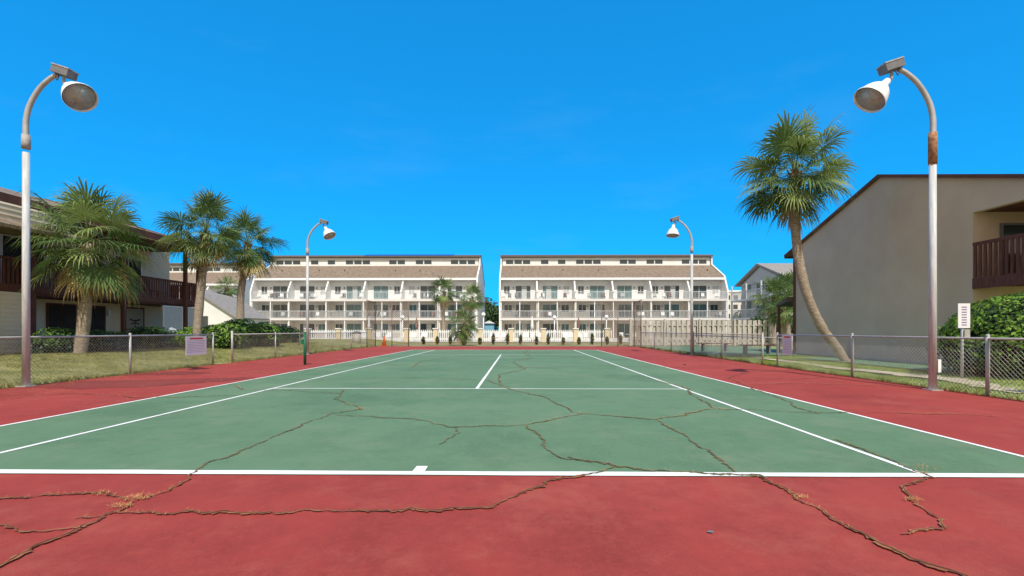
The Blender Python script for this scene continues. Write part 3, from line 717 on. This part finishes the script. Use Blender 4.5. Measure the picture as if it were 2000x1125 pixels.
lattice(23.7,25.1,.25,2.45); lattice(25.5,26.5,.25,2.45)
for k in range(7):
    cy=18.2+k*1.15; m='plasticw' if k%3==0 else 'darkmetal'; q=o('deck_chairs_'+m,m)
    q.box(-19.4,-18.95,cy-.25,cy+.25,3.2,3.25); q.box(-19.45,-19.4,cy-.25,cy+.25,3.2,3.85)
    for a in(-.24,.2): q.box(-18.99,-18.95,cy+a,cy+a+.04,2.83,3.2); q.box(-19.44,-19.4,cy+a,cy+a+.04,2.83,3.2)
o.done()
o=O('pool_house')
o('walls','white').prism([(-30,40,0),(-30,40,4.9),(-27.6,40,4.2),(-24.6,40,2.2),(-24.6,40,0)],(0,5,0))
o('roof','grayroof').prism([(-30.2,39.8,4.98),(-30.2,39.8,5.1),(-27.5,39.8,4.35),(-24.4,39.8,2.28),(-24.4,39.8,2.16),(-27.6,39.8,4.22)],(0,5.4,0))
o('window','glass').box(-27.8,-27,39.95,39.99,1.2,2.4)
o.done()
o=O('beach_house')
o('walls','greyside').box(29.2,42,51,61,0,7.0)
o('roof','grayroof').prism([(28.6,50.4,6.9),(28.6,50.4,7.15),(28.6,56,9.2),(28.6,61.6,7.1),(28.6,61.6,6.9),(28.6,56,8.95)],(14,0,0))
o('side_gable','greyside').prism([(29.0,51.2,6.9),(29.0,56,8.75),(29.0,60.8,6.9)],(.19,0,0))
for z in(2.7,5.0):
    o('decks','rail').box(27.8,29.2,50,61,z-.2,z); q=o('railings','rail'); q.box(27.8,27.86,50,61,z+.95,z+1.03)
    y=50
    while y<61: q.box(27.81,27.85,y,y+.05,z,z+.95); y+=.25
    q.box(27.87,31,50.0,50.06,z+.95,z+1.03)
    for yy in(52,55.5,58.5): o('windows','glassteal').box(29.14,29.2,yy,yy+1.5,z+.2,z+2.0)
for y in(50.1,53.5,57,60.8): o('posts','rail').box(27.82,27.98,y,y+.15,0,6.9)
o.done()
o=O('pale_tower_block')
o('walls','pale').box(66,76,150,160,0,13.5); o('parapet','whitetrim').box(65.8,76.2,149.8,160.2,13.5,14)
for z in(2,5,8,11):
    for k in range(4): o('windows','glass').box(66.8+k*2.4,68.2+k*2.4,149.93,149.99,z,z+1.4)
o.done()
o=O('blue_house')
o('walls','bluew').box(-6.2,-4.4,84,87,0,2.4); o('roof','white').prism([(-6.4,83.7,2.4),(-4.2,83.7,2.4),(-5.3,83.7,2.9)],(0,3.5,0)); o.done()
# ------------------------------------------------------------ pool fence & wood fence
o=O('pool_fence'); yF=46
p=o('pickets','whitetrim'); x=-21
while x<9.3: p.box(x-.045,x+.045,yF-.02,yF+.02,.08,1.2); x+=.19
p.box(-21,9.3,yF+.025,yF+.07,.25,.35); p.box(-21,9.3,yF+.025,yF+.07,.95,1.05)
for px in(-21,-17.9,-14.8,-11.1,-8.2,-3.8,-.7,2.5,5.7,8.8):
    o('pillars','poolpillar').box(px-.22,px+.22,yF-.22,yF+.22,0,1.28); o('pillar_caps','whitetrim').box(px-.28,px+.28,yF-.28,yF+.28,1.28,1.38)
o.done()
o=O('wood_fence')
p=o('boards','greywood'); x=8.5;k=0
while x<18.9:
    p.box(x,x+.15,35+(.12 if k%2 else 0),35.02+(.12 if k%2 else 0),.05,1.92+U(-.03,.03)); x+=.19;k+=1
for z in(.4,1.5): o('rails','greywood').box(8.5,18.9,35.05,35.09,z,z+.09)
for x in(8.42,11,13.6,16.2,18.85): o('posts','greywood').box(x-.06,x+.06,34.85,34.97,0,2.0)
o.done()
for gx,gy,gh in((-3.6,48,2.6),(3.8,48.5,2.3),(-12,48,2.3),(9.5,50,2.4)):
    o=O('globe_lamp'); o('post','whitetrim',True).tube([(gx,gy,0),(gx,gy,gh)],.05,8); o('globe','whitemetal',True).blob((gx,gy,gh+.2),(.22,.22,.22),14,10); o('collar','darkmetal',True).tube([(gx,gy,gh-.02),(gx,gy,gh+.05)],.09,8); o.done()
def lounger(x,y):
    o=O('pool_lounger'); m=random.choice(['plasticw','plasticw','greyside']); p=o('frame',m)
    p.box(x-.3,x+.3,y-.6,y+.5,.36,.42); p.obox((x,y+.75,.62),(1,0,0),(0,.7,.7),(0,-.7,.7),.3,.38,.03)
    for a in(-.27,.23):
        for b in(-.55,.4): p.box(x+a,x+a+.05,y+b,y+b+.05,0,.36)
    o.done()
for i in range(14): lounger(-19+i*2.0+U(-.3,.3),52+U(-1,2))
def table(x,y,fab=None):
    o=O('patio_table'); o('top','plasticw',True).tube([(x,y,.7),(x,y,.74)],.55,16); o('pedestal','plasticw',True).tube([(x,y,0),(x,y,.7)],[.2,.04],8)
    if fab:
        o('umbrella_pole','whitemetal',True).tube([(x,y,.7),(x,y,2.6)],.025,6)
        o('closed_umbrella',fab,True).tube([(x,y,1.3),(x,y,1.6),(x,y,2.2),(x,y,2.65)],[.13,.17,.1,.02],10)
    o.done()
    for a in range(3):
        an=a*2.1+.5; cx,cy=x+math.cos(an)*.95,y+math.sin(an)*.95
        o=O('patio_chair'); p=o('c','plasticw'); p.box(cx-.23,cx+.23,cy-.23,cy+.23,.42,.46); p.box(cx-.23,cx+.23,cy+.2,cy+.24,.46,.92)
        for i in(-.22,.18):
            for j in(-.22,.18): p.box(cx+i,cx+i+.04,cy+j,cy+j+.04,0,.42)
        o.done()
table(-16,49.5,'whitetrim'); table(-11,50,'screen'); table(-1.5,50.5); table(6.5,50,'screen'); table(12.5,52); table(1.5,49.5,'whitetrim')
def bench(x,y,w,m='brown'):
    o=O('park_bench'); p=o('planks',m)
    for k in range(3): p.box(x-w/2,x+w/2,y+k*.13,y+k*.13+.11,.43,.47)
    for a in(-w/2+.2,w/2-.28): o('legs','darkmetal').box(x+a,x+a+.08,y+.03,y+.11,0,.43); o('legs','darkmetal').box(x+a,x+a+.08,y+.25,y+.33,0,.43)
    o.done()
bench(10.6,25.0,1.7); bench(11.6,22.5,1.6); bench(8.9+1.2,8.3,1.6)
def adir(x,y,z):
    o=O('adirondack_chair'); p=o('slats','plasticw')
    for k in range(5): 
        yy=y-.26+k*.11
        p.obox((x-.35,yy+.05,z+.62),(-.35,0,.94),(0,1,0),(.94,0,.35),.42-.04*abs(k-2),.048,.012)
    for k in range(5): p.obox((x-.2+k*.1,y,z+.36+.018*k),(1,0,.15),(0,1,0),(0,0,1),.045,.27,.012)
    for s in(-1,1):
        p.box(x-.35,x+.35,y+s*.33-.06,y+s*.33+.06,z+.56,z+.585); p.box(x+.22,x+.3,y+s*.31-.02,y+s*.31+.02,z,z+.56); p.box(x-.42,x-.36,y+s*.31-.02,y+s*.31+.02,z,z+.56)
    o.done()
adir(-17.2,23.4,.3)
o=O('traffic_cone'); o('base','orange').box(-10.1,-9.7,33.9,34.3,0,.05); o('cone','orange',True).tube([(-9.9,34.1,.05),(-9.9,34.1,.75)],[.17,.04],12); o.done()
o=O('trash_bin'); o('body','greywood',True).tube([(-12.6,36,0),(-12.6,36,.95)],[.3,.34],12); o('lid','darkmetal',True).tube([(-12.6,36,.95),(-12.6,36,1.0),(-12.6,36,1.1)],[.37,.36,.1],12); o.done()
# ------------------------------------------------------------ signs
def fsign(x,y,w,h,zc,face,hdr='signred'):
    o=O('court_rules_sign'); t=.006*face
    xa,xb=sorted((x,x+t)); o('plate','sign').box(xa,xb,y-w/2,y+w/2,zc-h/2,zc+h/2)
    xs=x+t+.003*face
    def bar(ya,yb,za,zb_,m): o('lettering_'+m,m).quad((xs,ya,za),(xs,yb,za),(xs,yb,zb_),(xs,ya,zb_))
    bar(y-w*.32,y+w*.32,zc+h*.34,zc+h*.42,hdr)
    z=zc+h*.24
    while z>zc-h*.42:
        a=-w*.42; 
        while a<w*.4:
            l=U(.03,.09); bar(y+a,y+min(a+l,w*.42),z,z+.012,'signink'); a+=l+.025
        z-=.05
    o.done()
fsign(XL+.06,14.65,.95,.6,.68,1); fsign(XR-.06,14.35,.5,.62,.72,-1)
o=O('post_sign'); px,py=10.5,11.1
o('post','galv',True).tube([(px,py,0),(px,py,1.75)],.03,8)
o('plate','sign').box(px-.14,px+.14,py-.05,py-.035,1.22,1.8)
for i in range(8): o('lettering','signink').quad((px-.06,py-.053,1.28+i*.06),(px+.06,py-.053,1.28+i*.06),(px+.06,py-.053,1.305+i*.06),(px-.06,py-.053,1.305+i*.06))
o('back_plate','galvd').box(px+.0,px+.13,py-.06,py-.052,1.0,1.19)
o.done()
